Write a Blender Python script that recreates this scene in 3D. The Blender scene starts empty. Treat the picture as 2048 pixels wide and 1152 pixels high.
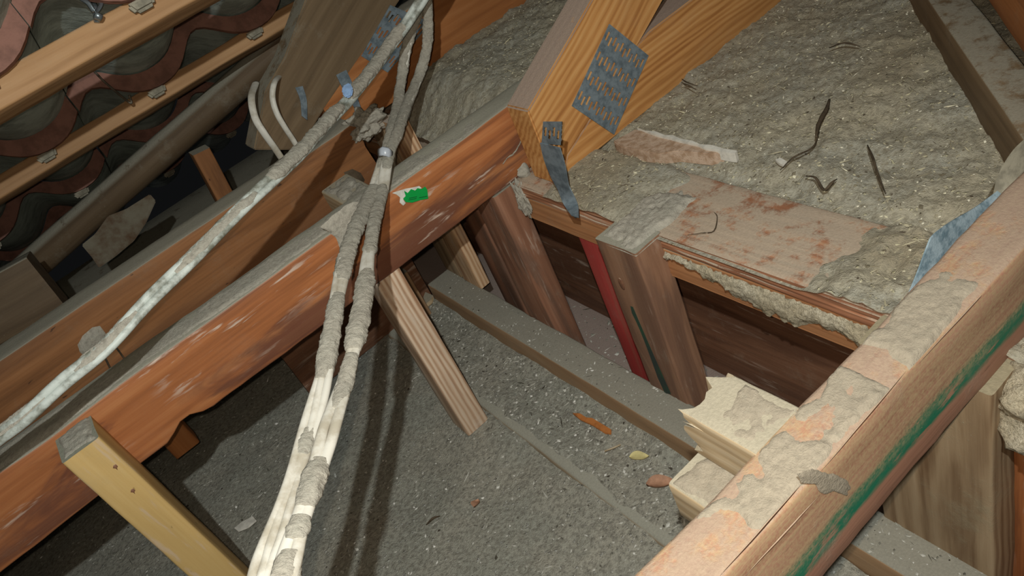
import bpy, bmesh, math, random
from mathutils import Vector, Matrix, noise

# ------------------------------------------------------------------ camera
SC = bpy.context.scene
COL = SC.collection
YAW, PIT, ROL, F = math.radians(67.222), math.radians(35.019), math.radians(-25.81), 1561.0
FW = Vector((math.cos(PIT)*math.cos(YAW), math.cos(PIT)*math.sin(YAW), -math.sin(PIT)))
_r0 = Vector((math.sin(YAW), -math.cos(YAW), 0)); _u0 = _r0.cross(FW)
RT = math.cos(ROL)*_r0 + math.sin(ROL)*_u0
UP = -math.sin(ROL)*_r0 + math.cos(ROL)*_u0
cam = bpy.data.cameras.new('camera'); cam.sensor_width = 36; cam.lens = F/2048*36
cam.clip_start = .01; cam.clip_end = 50
co = bpy.data.objects.new('camera', cam); COL.objects.link(co)
co.matrix_world = Matrix(((RT.x, UP.x, -FW.x, 0), (RT.y, UP.y, -FW.y, 0), (RT.z, UP.z, -FW.z, 0), (0, 0, 0, 1)))
SC.camera = co

def srgb(r, g, b):
    f = lambda c: (c/255/12.92) if c/255 <= .04045 else ((c/255+.055)/1.055)**2.4
    return (f(r), f(g), f(b), 1)

# ------------------------------------------------------------------ world, lights, exposure
W = bpy.data.worlds.new('attic_dark'); SC.world = W; W.use_nodes = True
W.node_tree.nodes['Background'].inputs[0].default_value = (.9, .95, 1, 1)
W.node_tree.nodes['Background'].inputs[1].default_value = .004
def lamp(name, kind, loc, power, colr, size, aim=None, spot=None):
    l = bpy.data.lights.new(name, kind); l.energy = power; l.color = colr
    l.shadow_soft_size = size
    o = bpy.data.objects.new(name, l); COL.objects.link(o); o.location = loc
    if aim is not None:
        o.rotation_euler = (Vector(aim)-Vector(loc)).to_track_quat('-Z', 'Y').to_euler()
    if spot: l.spot_size = math.radians(spot[0]); l.spot_blend = spot[1]
    return o
FLASH = RT*-.014 + UP*.006
lamp('phone_flash', 'SPOT', FLASH, 8.5, (1, .86, .68), .003, aim=FLASH+FW+RT*.08, spot=(130, 1))
lamp('head_torch', 'SPOT', (-.04, -.09, .235), 27, (.94, 1, .98), .006, aim=(.22, .74, -.55), spot=(106, 1))
VS = SC.view_settings
VS.view_transform = 'Standard'; VS.look = 'None'; VS.exposure = 0.2; VS.gamma = 1.0; VS.use_curve_mapping = False

# ------------------------------------------------------------------ pixel -> place helpers
def ray(x, y): return FW + RT*((x-1024)/F) - UP*((y-576)/F)
def onx(p, v): d = ray(*p); return d*(v/d.x)
def ony(p, v): d = ray(*p); return d*(v/d.y)
def onz(p, v): d = ray(*p); return d*(v/d.z)
def ond(p, v): return ray(*p)*v
RND = random.Random(7)
def nz(v, s, seed=0): return noise.noise(Vector(v)*s + Vector((seed*7.31, seed*3.17, seed*1.73)))
def fb(v, s, oct=4, seed=0): return noise.fractal(Vector(v)*s + Vector((seed*7.31, seed*3.17, seed*1.73)), 1.0, 2.0, oct)
def smooth(a, b, x):
    t = max(0, min(1, (x-a)/(b-a))) if b != a else float(x > a)
    return t*t*(3-2*t)

# ------------------------------------------------------------------ material helpers
class NT:
    def __init__(s, name):
        s.m = bpy.data.materials.new(name); s.m.use_nodes = True
        s.t = s.m.node_tree; s.n = s.t.nodes; s.b = s.n['Principled BSDF']
    def new(s, typ, **kw):
        nd = s.n.new(typ)
        for k, v in kw.items():
            if k in nd.inputs: s.set(nd.inputs[k], v)
            else: setattr(nd, k, v)
        return nd
    def set(s, sock, v):
        if isinstance(v, bpy.types.NodeSocket): s.t.links.new(v, sock)
        else: sock.default_value = v
    def math(s, op, a, b=0, clamp=False):
        nd = s.n.new('ShaderNodeMath'); nd.operation = op; nd.use_clamp = clamp
        s.set(nd.inputs[0], a); s.set(nd.inputs[1], b); return nd.outputs[0]
    def vmul(s, v, k):
        nd = s.n.new('ShaderNodeVectorMath'); nd.operation = 'MULTIPLY'; s.set(nd.inputs[0], v); nd.inputs[1].default_value = k; return nd.outputs[0]
    def vadd(s, a, b):
        nd = s.n.new('ShaderNodeVectorMath'); nd.operation = 'ADD'; s.set(nd.inputs[0], a); s.set(nd.inputs[1], b); return nd.outputs[0]
    def noise(s, v, scale, detail=4, rough=.6, dist=0):
        nd = s.new('ShaderNodeTexNoise', Scale=scale, Detail=detail, Roughness=rough, Distortion=dist); s.set(nd.inputs['Vector'], v); return nd.outputs['Fac']
    def ramp(s, f, stops):
        nd = s.n.new('ShaderNodeValToRGB'); s.set(nd.inputs[0], f); e = nd.color_ramp.elements
        while len(e) < len(stops): e.new(.5)
        for i, (p, c) in enumerate(stops):
            e[i].position = p; e[i].color = c if len(c) == 4 else (*c, 1)
        return nd.outputs[0]
    def gray(s, f, a, b):                                  # smooth step between a and b
        nd = s.n.new('ShaderNodeMapRange'); nd.interpolation_type = 'SMOOTHSTEP'
        s.set(nd.inputs[0], f); nd.inputs[1].default_value = a; nd.inputs[2].default_value = b; return nd.outputs[0]
    def mix(s, f, a, b, mode='MIX'):
        nd = s.n.new('ShaderNodeMix'); nd.data_type = 'RGBA'; nd.blend_type = mode
        s.set(nd.inputs[0], f); s.set(nd.inputs[6], a); s.set(nd.inputs[7], b); return nd.outputs[2]
    def bump(s, h, strength, dist):
        nd = s.new('ShaderNodeBump', Strength=strength, Distance=dist); s.set(nd.inputs['Height'], h); s.t.links.new(nd.outputs[0], s.b.inputs['Normal'])

DUST = srgb(150, 146, 132); DUSTW = srgb(160, 148, 120); DUSTP = srgb(158, 140, 128)
def wood(name, dark, mid, light, dust=.9, side=.12, dustc=DUST, ring=48, rough=.62, stain=None, paint=None, spec=.25, contrast=1.0, pith=(.05, .09), scuff=0.0, worn=0.0, upper=None):
    k = NT(name); tc = k.new('ShaderNodeTexCoord'); oi = k.new('ShaderNodeObjectInfo')
    v = tc.outputs['Object']
    off = k.n.new('ShaderNodeVectorMath'); off.operation = 'SCALE'; off.inputs[0].default_value = (3.1, .013, .017)
    k.set(off.inputs['Scale'], oi.outputs['Random'])
    v2 = k.vadd(v, off.outputs[0])
    warp = k.new('ShaderNodeTexNoise', Scale=1, Detail=2); k.set(warp.inputs['Vector'], k.vmul(v2, (3.5, 14, 14)))
    wv = k.vmul(warp.outputs['Color'], (0, .022, .022))
    rv = k.vadd(k.vadd(k.vmul(v2, (.10, 1, 1)), wv), (0, pith[0], pith[1]))
    wave = k.new('ShaderNodeTexWave', wave_type='RINGS', rings_direction='X', Scale=ring, Distortion=3.5, Detail=3, **{'Detail Scale': 2.2}); k.set(wave.inputs['Vector'], rv)
    fine = k.noise(k.vmul(v2, (7, 260, 260)), 1, 3, .6)
    mid_n = k.noise(k.vmul(v2, (3.2, 34, 34)), 1, 5, .6, .6)
    big = k.noise(k.vmul(v2, (2.5, 11, 11)), 1, 3, .55, .8)
    f = k.math('ADD', k.math('MULTIPLY', wave.outputs['Fac'], .20*contrast), k.math('MULTIPLY', fine, .34))
    f = k.math('ADD', f, k.math('MULTIPLY', mid_n, .62))
    f = k.math('SUBTRACT', f, .10*contrast-.04)
    c = k.ramp(f, [(.26, dark), (.52, mid), (.80, light)])
    blot = k.gray(big, .35, .68)
    c = k.mix(k.math('MULTIPLY', blot, .45), c, (*[x*.62 for x in mid[:3]], 1))
    if stain:                                              # (colour, amount) dark water staining along the grain
        st = k.gray(k.noise(k.vmul(v2, (2.2, 16, 16)), 1.3, 5, .6, 1.2), .47, .62)
        c = k.mix(k.math('MULTIPLY', st, stain[1]), c, stain[0])
    if scuff:                                              # pale scuffs and dried splashes
        sc = k.gray(k.noise(k.vmul(v2, (12, 100, 100)), 1, 4, .65, .3), .56, .68)
        msk = k.gray(k.noise(k.vmul(v2, (5, 14, 14)), 1, 2), .42, .60)
        c = k.mix(k.math('MULTIPLY', k.math('MULTIPLY', sc, msk), scuff), c, srgb(196, 176, 160))
    if worn:                                               # dark nicks and insect marks
        wn = k.gray(k.noise(k.vmul(v2, (45, 130, 130)), 1, 2, .5), .70, .76)
        c = k.mix(k.math('MULTIPLY', wn, worn), c, srgb(60, 40, 28))
    if paint:                                              # (colour, local axis, centre, half width, x range or None): brushed or sprayed mark
        pc, ax, cen, hw, xr, face = paint
        sx = k.new('ShaderNodeSeparateXYZ', Vector=v)
        pn = k.noise(k.vmul(v, (14, 60, 60)), 1, 4, .7)
        dd = k.math('ABSOLUTE', k.math('SUBTRACT', k.math('ADD', sx.outputs[ax], k.math('MULTIPLY', k.math('SUBTRACT', pn, .5), hw*1.3)), cen))
        pm = k.math('SUBTRACT', 1, k.gray(dd, hw*.55, hw*1.15))
        brk = k.gray(k.noise(k.vmul(v, (30, 120, 120)), 1, 4, .7), .32, .48)
        pm = k.math('MULTIPLY', pm, brk)
        if xr:
            pm = k.math('MULTIPLY', pm, k.math('MULTIPLY', k.gray(sx.outputs[0], xr[0], xr[0]+.01), k.math('SUBTRACT', 1, k.gray(sx.outputs[0], xr[1], xr[1]+.01))))
        if face:
            a2, lim, sg = face
            pm = k.math('MULTIPLY', pm, k.gray(k.math('MULTIPLY', sx.outputs[a2], sg), lim*sg-.004, lim*sg))
        c = k.mix(pm, c, pc)
    geo = k.new('ShaderNodeNewGeometry'); sz = k.new('ShaderNodeSeparateXYZ', Vector=geo.outputs['Normal'])
    wpos = geo.outputs['Position']
    pn = k.noise(wpos, 38, 6, .68)
    up = k.gray(sz.outputs[2], .50, .82)
    grit = k.noise(wpos, 420, 3, .7)
    dm = k.math('MULTIPLY', up, k.gray(k.math('ADD', pn, k.math('MULTIPLY', grit, .14)), .62-.42*dust, .80-.42*dust))
    dm = k.math('MULTIPLY', dm, min(1, .55+.45*dust) if dust > 0 else 0)
    patch = k.math('MULTIPLY', k.gray(k.math('ADD', k.noise(wpos, 17, 6, .72), k.math('MULTIPLY', grit, .10)), .58, .78), side)
    speck = k.math('MULTIPLY', k.gray(grit, .68, .74), min(1, side*2.2))
    dm = k.math('MAXIMUM', dm, k.math('MAXIMUM', patch, speck), True)
    if upper:                                              # dust clinging to the rough upper part of a face
        lx = k.new('ShaderNodeSeparateXYZ', Vector=v)
        um = k.math('MULTIPLY', k.gray(k.math('ADD', lx.outputs[2], k.math('MULTIPLY', k.math('SUBTRACT', pn, .5), .03)), upper[0], upper[1]), k.gray(k.math('ADD', k.math('MULTIPLY', fine, .35), k.math('MULTIPLY', grit, .6)), .30, .60))
        um = k.math('MULTIPLY', um, upper[2])
        c = k.mix(um, c, k.mix(grit, tuple(x*.8 for x in upper[3][:3])+(1,), upper[3]))
    dcol = k.mix(grit, tuple(x*.72 for x in dustc[:3])+(1,), tuple(min(1, x*1.22) for x in dustc[:3])+(1,))
    c = k.mix(dm, c, dcol)
    k.set(k.b.inputs['Base Color'], c)
    k.set(k.b.inputs['Roughness'], k.math('ADD', k.math('MULTIPLY', dm, .3), rough, True))
    k.b.inputs['Specular IOR Level'].default_value = spec
    h = k.math('ADD', k.math('MULTIPLY', fine, .5), k.math('MULTIPLY', wave.outputs['Fac'], .22*contrast))
    h = k.math('ADD', h, k.math('MULTIPLY', k.math('MULTIPLY', grit, dm), 1.5))
    k.bump(h, .36, .0013)
    return k.m

def loose(name, c1, c2, specks=.5, pale=srgb(205, 200, 180), scale=1.0, tint=None, soft=0.0):
    """fluffy dust / blown insulation"""
    k = NT(name); geo = k.new('ShaderNodeNewGeometry'); p = geo.outputs['Position']
    a = k.noise(p, 9*scale, 5, .65); b = k.noise(p, 170*scale, 5, .72); d = k.noise(p, 520*scale, 3, .7)
    c = k.mix(k.gray(a, .35, .65), c1, c2)
    if tint:
        c = k.mix(k.math('MULTIPLY', k.gray(k.noise(p, 5*scale, 4, .6, .5), .52, .68), .6), c, tint)
    c = k.mix(k.gray(b, .30, .62), tuple(x*(.52+.36*soft) for x in c2[:3])+(1,), c)
    vo = k.new('ShaderNodeTexVoronoi', Scale=150*scale); k.set(vo.inputs['Vector'], k.vadd(p, k.vmul(k.new('ShaderNodeTexNoise', Scale=60).outputs['Color'], (.01, .01, .01))))
    sp = k.math('MULTIPLY', k.math('SUBTRACT', 1, k.gray(vo.outputs['Distance'], .16, .30)), k.gray(k.math('FRACT', k.math('MULTIPLY', vo.outputs['Color'], 3.7)), .62, .8))
    c = k.mix(k.math('MULTIPLY', sp, specks), c, pale)
    dk = k.gray(k.noise(p, 300*scale, 2, .5), .70, .76)
    c = k.mix(k.math('MULTIPLY', dk, .7-.45*soft), c, srgb(40, 36, 30))
    k.set(k.b.inputs['Base Color'], c); k.b.inputs['Roughness'].default_value = .95; k.b.inputs['Specular IOR Level'].default_value = .08
    k.bump(k.math('ADD', k.math('ADD', b, k.math('MULTIPLY', d, .5)), k.math('MULTIPLY', sp, .5)), .9-.45*soft, .004-.0022*soft)
    return k.m

def plain(name, c, rough=.6, metal=0, var=.25, scale=60, spec=.3, c2=None, bump=.3, bd=.001, sheen=None):
    k = NT(name); tc = k.new('ShaderNodeTexCoord'); v = tc.outputs['Object']
    n = k.noise(v, scale, 5, .65); n2 = k.noise(v, scale*6, 3, .6)
    c2 = c2 or tuple(x*(1-var*1.6) for x in c[:3])+(1,)
    cc = k.mix(k.gray(n, .38, .66), c, c2)
    k.set(k.b.inputs['Base Color'], cc); k.b.inputs['Roughness'].default_value = rough
    k.b.inputs['Metallic'].default_value = metal; k.b.inputs['Specular IOR Level'].default_value = spec
    if bump: k.bump(k.math('ADD', n, k.math('MULTIPLY', n2, .5)), bump, bd)
    return k.m

M = {}
M['beam_one'] = wood('red_pine', srgb(106, 62, 40), srgb(170, 106, 64), srgb(200, 140, 92), dust=1.0, side=.06, stain=(srgb(84, 52, 46), .75), scuff=.95, ring=14, spec=.35, rough=.5, contrast=.5, pith=(.1, .22))
M['beam_right'] = wood('pink_pine', srgb(130, 88, 68), srgb(166, 122, 100), srgb(182, 142, 122), dust=.55, side=.42, dustc=srgb(156, 136, 120), ring=14, contrast=.5, pith=(.12, .2), paint=(srgb(26, 104, 78), 2, -.013, .0115, None, (1, -.014, -1)), worn=.3, upper=(-.020, .000, .8, srgb(178, 154, 118)))
M['beam_two'] = wood('brown_pine', srgb(96, 62, 38), srgb(140, 94, 58), srgb(164, 116, 76), dust=.9, side=.10, ring=12, contrast=.4, worn=.8, pith=(.1, .25), stain=(srgb(92, 60, 40), .5))
M['truss'] = wood('honey_pine', srgb(156, 102, 54), srgb(190, 136, 80), srgb(208, 160, 104), dust=.85, side=.07, dustc=DUSTP, ring=46, contrast=1.25, pith=(.07, .03))
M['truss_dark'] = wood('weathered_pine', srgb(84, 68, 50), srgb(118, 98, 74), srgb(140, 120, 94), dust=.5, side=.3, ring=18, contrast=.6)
M['chord_orange'] = wood('orange_pine', srgb(126, 74, 42), srgb(168, 108, 62), srgb(190, 132, 84), dust=.9, side=.12, ring=20, contrast=.6)
M['yellow'] = wood('yellow_pine', srgb(186, 150, 92), srgb(206, 172, 112), srgb(218, 190, 136), dust=1.0, side=.10, dustc=srgb(140, 140, 126), ring=10, contrast=.25, worn=.6, pith=(.2, .2), scuff=.5)
M['stud'] = wood('old_stud_pine', srgb(92, 60, 46), srgb(140, 98, 76), srgb(168, 126, 102), dust=1.0, side=.16, ring=18, contrast=.5, stain=(srgb(90, 72, 62), .6), scuff=.4)
M['stud_green'] = wood('old_stud_pine_pale', srgb(96, 66, 52), srgb(150, 112, 88), srgb(174, 138, 112), dust=1.0, side=.18, ring=14, contrast=.5, stain=(srgb(98, 72, 60), .6), scuff=.4)
M['red_stud'] = wood('red_painted_stud', srgb(140, 46, 44), srgb(178, 68, 64), srgb(190, 84, 76), dust=.9, side=.14, ring=14, contrast=.2, stain=(srgb(150, 96, 80), .5))
M['grained'] = wood('grained_pine', srgb(140, 96, 66), srgb(204, 166, 128), srgb(222, 194, 164), dust=.9, side=.24, dustc=srgb(190, 176, 162), ring=44, contrast=1.9, pith=(.0, .16), scuff=.5)
M['grained_pale'] = wood('pale_grained_pine', srgb(158, 120, 92), srgb(206, 176, 148), srgb(224, 204, 182), dust=.9, side=.4, dustc=srgb(206, 194, 182), ring=44, contrast=1.9, pith=(.0, .16), scuff=.7)
M['grained_dust'] = wood('grained_pine_dusty', srgb(112, 86, 62), srgb(152, 128, 100), srgb(172, 150, 122), dust=.9, side=.45, dustc=srgb(148, 138, 114), ring=36, contrast=1.5, pith=(.05, .12))
M['plate'] = wood('plate_pine', srgb(108, 70, 50), srgb(160, 110, 82), srgb(190, 146, 114), dust=.52, side=.08, dustc=srgb(176, 164, 146), ring=46, contrast=1.3, pith=(.02, .03))
M['plate_low'] = wood('plate_pine_lower', srgb(128, 80, 50), srgb(176, 124, 84), srgb(200, 154, 112), dust=.9, side=.2, ring=12, contrast=.4)
M['board'] = wood('dark_board', srgb(80, 54, 40), srgb(126, 88, 66), srgb(152, 112, 88), dust=.9, side=.26, dustc=srgb(170, 152, 132), ring=8, contrast=.3, stain=(srgb(76, 50, 38), .5), scuff=.55)
M['trimmer'] = wood('dusty_trimmer', srgb(128, 98, 72), srgb(162, 130, 98), srgb(182, 152, 120), dust=1.4, side=.22, dustc=srgb(142, 138, 126), ring=12, contrast=.4)
M['bplate'] = wood('pink_dust_plate', srgb(128, 100, 84), srgb(154, 126, 108), srgb(170, 144, 128), dust=1.4, side=.3, dustc=srgb(150, 134, 126), ring=12, contrast=.3)
M['ledge'] = wood('dust_buried_board', srgb(120, 104, 84), srgb(144, 128, 106), srgb(160, 146, 124), dust=1.4, side=.55, dustc=srgb(150, 148, 136), ring=12, contrast=.3)
M['batten'] = wood('roof_batten_pine', srgb(128, 92, 58), srgb(172, 132, 92), srgb(192, 154, 114), dust=.3, side=.25, dustc=srgb(170, 146, 120), ring=30, contrast=.5)
M['stub'] = wood('stub_pine', srgb(150, 124, 90), srgb(182, 160, 128), srgb(198, 182, 156), dust=.9, side=.22, dustc=srgb(160, 152, 134), ring=40, contrast=.9)
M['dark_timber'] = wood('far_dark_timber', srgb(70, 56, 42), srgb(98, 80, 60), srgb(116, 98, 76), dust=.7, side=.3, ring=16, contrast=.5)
M['insul'] = loose('loose_insulation', srgb(168, 165, 152), srgb(174, 165, 144), .5, soft=.25, pale=srgb(206, 198, 160), tint=srgb(150, 136, 112))
M['dust'] = loose('grey_dust', srgb(166, 162, 150), srgb(174, 167, 154), .35, soft=.55, scale=1.3)
M['dustw'] = loose('buff_dust', srgb(152, 142, 126), srgb(160, 149, 132), .45, soft=.75, scale=1.5)
M['dustp'] = loose('pale_buff_dust', srgb(184, 172, 150), srgb(192, 180, 158), .3, soft=.9, scale=1.5)
M['floor'] = loose('dusty_floor', srgb(160, 160, 149), srgb(171, 167, 154), .4, pale=srgb(210, 210, 206))
M['fibre'] = loose('pale_fibre', srgb(212, 202, 180), srgb(200, 186, 158), .5, scale=2.2, soft=.2)
M['tile'] = plain('tile_underside', srgb(196, 206, 198), .9, 0, .25, 22, .1, bump=.5, bd=.003)
M['tile_edge'] = plain('red_tile_edge', srgb(142, 104, 92), .9, 0, .2, 45, .1, c2=srgb(120, 88, 78), bump=.7, bd=.002)
M['nib'] = plain('pale_tile_nib', srgb(150, 144, 128), .9, 0, .25, 70, .1)
M['galv'] = plain('galvanised_steel', srgb(122, 134, 142), .5, .15, .3, 90, .5, c2=srgb(90, 102, 110), bump=.25)
M['galv_b'] = plain('bright_galvanised_steel', srgb(158, 176, 186), .4, .15, .3, 110, .5, c2=srgb(104, 126, 138), bump=.5)
M['cable'] = plain('white_cable_sheath', srgb(206, 202, 192), .5, 0, .2, 40, .4, c2=srgb(172, 164, 148), bump=.15)
M['cable_d'] = plain('dirty_white_cable', srgb(190, 196, 190), .5, 0, .3, 46, .35, c2=srgb(112, 112, 100), bump=.35)
M['tie'] = plain('clear_tie', srgb(180, 186, 196), .3, 0, .15, 60, .5)
M['blue'] = plain('blue_plastic', srgb(120, 150, 190), .4, 0, .2, 80, .5)
M['green'] = plain('green_sticker', srgb(8, 150, 66), .5, 0, .05, 40, .3, bump=0)
M['ink'] = plain('sticker_ink', srgb(10, 84, 40), .6, 0, .05, 40, .2, bump=0)
M['white'] = plain('torn_white_paper', srgb(214, 210, 200), .9, 0, .15, 90, .1)
M['gib'] = plain('plaster_core', srgb(186, 162, 142), .95, 0, .25, 120, .1, c2=srgb(156, 128, 104), bump=.6, bd=.002)
M['twig'] = plain('dark_twig', srgb(84, 72, 58), .9, 0, .3, 80, .1)
M['wire'] = plain('old_wire', srgb(120, 110, 96), .6, .4, .3, 80, .4)
M['zinc'] = plain('zinc_nail', srgb(150, 160, 166), .35, .8, .2, 60, .5)
M['leaf_y'] = plain('yellow_leaf', srgb(200, 188, 134), .7, 0, .15, 60, .2)
M['leaf_b'] = plain('brown_leaf', srgb(176, 134, 108), .7, 0, .2, 60, .2)
M['chip'] = plain('orange_chip', srgb(176, 112, 60), .7, 0, .25, 50, .2)
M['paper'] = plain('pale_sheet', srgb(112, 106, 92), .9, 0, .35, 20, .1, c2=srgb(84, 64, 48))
def fleck_mat(name, stops):
    k = NT(name); g = k.new('ShaderNodeNewGeometry')
    k.set(k.b.inputs['Base Color'], k.ramp(g.outputs['Random Per Island'], stops)); k.b.inputs['Roughness'].default_value = .9
    k.b.inputs['Specular IOR Level'].default_value = .1
    return k.m
M['pale'] = plain('pale_crumbs', srgb(222, 216, 196), .9, 0, .1, 60, .1, bump=0)
M['streak'] = plain('dark_green_streak', srgb(52, 62, 58), .8, 0, .3, 30, .2, c2=srgb(50, 78, 58))
M['fleck'] = fleck_mat('dust_flecks', [(0, srgb(60, 54, 46)), (.25, srgb(134, 132, 122)), (.6, srgb(166, 164, 154)), (.9, srgb(190, 188, 180)), (1, srgb(224, 222, 216))])
M['fleck_i'] = fleck_mat('insulation_flecks', [(0, srgb(70, 60, 50)), (.25, srgb(132, 124, 104)), (.6, srgb(160, 152, 130)), (.9, srgb(184, 176, 148)), (1, srgb(220, 214, 190))])

# ------------------------------------------------------------------ mesh helpers
def link(name, me, mat, parent=None, smoothf=True):
    o = bpy.data.objects.new(name, me); COL.objects.link(o)
    if mat is not None and not me.materials: me.materials.append(mat)
    if smoothf:
        me.polygons.foreach_set('use_smooth', [True]*len(me.polygons))
    if parent is not None: o.parent = parent
    return o
def put(o, parent):
    """parent o keeping its world place"""
    if parent is not None:
        bpy_m = parent.matrix_basis.copy()
        o.parent = parent; o.matrix_parent_inverse = bpy_m.inverted()
    return o
def tag(o, label=None, cat=None, group=None, kind=None):
    if label: o['label'] = label
    if cat: o['category'] = cat
    if group: o['group'] = group
    if kind: o['kind'] = kind
    return o
def empty(name, loc):
    o = bpy.data.objects.new(name, None); COL.objects.link(o); o.location = loc; o.empty_display_size = .02; return o
def mesh(name, vs, fs, mat, parent=None, smoothf=True):
    me = bpy.data.meshes.new(name); me.from_pydata([tuple(v) for v in vs], [], fs); me.update()
    bm = bmesh.new(); bm.from_mesh(me); bmesh.ops.recalc_face_normals(bm, faces=bm.faces); bm.to_mesh(me); bm.free()
    o = link(name, me, mat, None, smoothf); return put(o, parent)
def sharp(o, ang=35):
    me = o.data; bm = bmesh.new(); bm.from_mesh(me)
    for e in bm.edges:
        if len(e.link_faces) == 2 and e.calc_face_angle(0) > math.radians(ang): e.smooth = False
    bm.to_mesh(me); bm.free(); return o

def rprofile(w, h, bev, nsub=3):
    """rounded rectangle, extra points on the flats"""
    pts = []
    cs = [(w/2-bev, h/2-bev, 0), (-w/2+bev, h/2-bev, 90), (-w/2+bev, -h/2+bev, 180), (w/2-bev, -h/2+bev, 270)]
    for i, (cx, cy, a0) in enumerate(cs):
        for j in range(3):
            a = math.radians(a0+45*j); pts.append((cx+bev*math.cos(a), cy+bev*math.sin(a)))
        nx, ny, na = cs[(i+1) % 4]; a = math.radians(na)
        q = (nx+bev*math.cos(a), ny+bev*math.sin(a)); p = pts[-1]
        for j in range(1, nsub+1):
            t = j/(nsub+1); pts.append((p[0]+(q[0]-p[0])*t, p[1]+(q[1]-p[1])*t))
    return pts
def timber(name, a, b, w, h, up, mat, parent=None, seed=0, bev=.0025, amp=.0008, step=.025, shape=None, ends=(0, 0), nsub=3):
    """sawn length from a to b (axis through section centre); local X along the grain, Z along 'up', Y across. shape(x,y,z)->(x,y,z) local edit; ends = splinter amounts"""
    a, b, up = Vector(a), Vector(b), Vector(up)
    X = (b-a).normalized(); Zv = (up-up.dot(X)*X).normalized(); Yv = Zv.cross(X); L = (b-a).length
    n = max(2, int(L/step)); prof = rprofile(w, h, bev, nsub); k = len(prof); vs = []; fs = []
    for i in range(n+1):
        x = L*i/n
        for (py, pz) in prof:
            d = 1+0*py
            q = Vector((x, py, pz))
            nn = nz(q, 9, seed)*amp + nz(q, 45, seed+3)*amp*.5
            r = Vector((0, py/w, pz/h)); r.normalize() if r.length else None
            q2 = Vector((x, py+r.y*nn*1.4, pz+r.z*nn*1.4))
            if i == 0 and ends[0]: q2.x -= ends[0]*(.5+fb(q*1.0, 90, 3, seed))
            if i == n and ends[1]: q2.x += ends[1]*(.5+fb(q*1.0, 90, 3, seed))
            if shape: q2 = Vector(shape(*q2))
            vs.append(q2)
    for i in range(n):
        for j in range(k):
            j2 = (j+1) % k
            fs.append((i*k+j, i*k+j2, (i+1)*k+j2, (i+1)*k+j))
    for base, flip in ((0, True), (n*k, False)):
        c = len(vs); m = Vector((0, 0, 0))
        for j in range(k): m += vs[base+j]
        vs.append(m/k)
        for j in range(k):
            j2 = (j+1) % k
            fs.append((base+j2, base+j, c) if flip else (base+j, base+j2, c))
    o = mesh(name, vs, fs, mat)
    o.matrix_world = Matrix(((X.x, Yv.x, Zv.x, a.x), (X.y, Yv.y, Zv.y, a.y), (X.z, Yv.z, Zv.z, a.z), (0, 0, 0, 1)))
    sharp(o, 50)
    return put(o, parent)
def bx(name, x0, x1, y0, y1, z0, z1, mat, axis, parent=None, **kw):
    cx, cy, cz = (x0+x1)/2, (y0+y1)/2, (z0+z1)/2
    if axis == 'x': return timber(name, (x0, cy, cz), (x1, cy, cz), y1-y0, z1-z0, (0, 0, 1), mat, parent, **kw)
    if axis == 'y': return timber(name, (cx, y0, cz), (cx, y1, cz), x1-x0, z1-z0, (0, 0, 1), mat, parent, **kw)
    return timber(name, (cx, cy, z0), (cx, cy, z1), y1-y0, x1-x0, (-1, 0, 0), mat, parent, **kw)
def field(name, x0, x1, y0, y1, step, fn, mat, parent=None, skip=None):
    nx, ny = int((x1-x0)/step)+1, int((y1-y0)/step)+1; vs = []; fs = []
    for i in range(nx+1):
        for j in range(ny+1):
            x = x0+(x1-x0)*i/nx; y = y0+(y1-y0)*j/ny; vs.append((x, y, fn(x, y)))
    for i in range(nx):
        for j in range(ny):
            a = i*(ny+1)+j; f = (a, a+ny+1, a+ny+2, a+1)
            if skip and skip((vs[a][0]+vs[a+ny+2][0])/2, (vs[a][1]+vs[a+ny+2][1])/2): continue
            fs.append(f)
    me = bpy.data.meshes.new(name); me.from_pydata(vs, [], fs); me.update()
    bm = bmesh.new(); bm.from_mesh(me)
    bmesh.ops.delete(bm, geom=[v for v in bm.verts if not v.link_faces], context='VERTS'); bm.to_mesh(me); bm.free()
    return put(link(name, me, mat), parent)
def dust_cap(x0, x1, y0, y1, z, t, mat, parent, seed=0, step=.003, rag=.3, slump=0):
    """a crust of settled dust on a flat top: ragged outline, lumpy skin"""
    cx, cy, hx, hy = (x0+x1)/2, (y0+y1)/2, (x1-x0)/2, (y1-y0)/2
    def fn(x, y):
        e = 1-max(abs(x-cx)/hx, abs(y-cy)/hy)
        if e < .004: return z-.003
        e = min(1, e*2.2+.3) - .42 + fb((x, y, 0), 36, 6, seed)*rag
        if e < 0: return z-.0012+e*.002
        return z - .0012 + (t+.0012)*smooth(0, .6, e) + max(t, .003)*.22*fb((x, y, 0), 210, 4, seed+1)*smooth(0, .4, e)
    return tag(field('dust', x0, x1, y0, y1, step, fn, mat, parent), kind='stuff')
def prism(name, poly, d, mat, parent=None, bev=.0015):
    """flat polygon (3-D points) pushed along vector d"""
    n = len(poly); vs = [Vector(p) for p in poly]+[Vector(p)+Vector(d) for p in poly]
    fs = [tuple(range(n)), tuple(range(2*n-1, n-1, -1))]+[(i, (i+1) % n, n+(i+1) % n, n+i) for i in range(n)]
    o = mesh(name, vs, fs, mat, None, False)
    if bev:
        bm = bmesh.new(); bm.from_mesh(o.data)
        bmesh.ops.bevel(bm, geom=list(bm.edges), offset=bev, segments=2, affect='EDGES', clamp_overlap=True)
        bm.to_mesh(o.data); bm.free()
        o.data.polygons.foreach_set('use_smooth', [True]*len(o.data.polygons)); sharp(o, 40)
    return put(o, parent)
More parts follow.
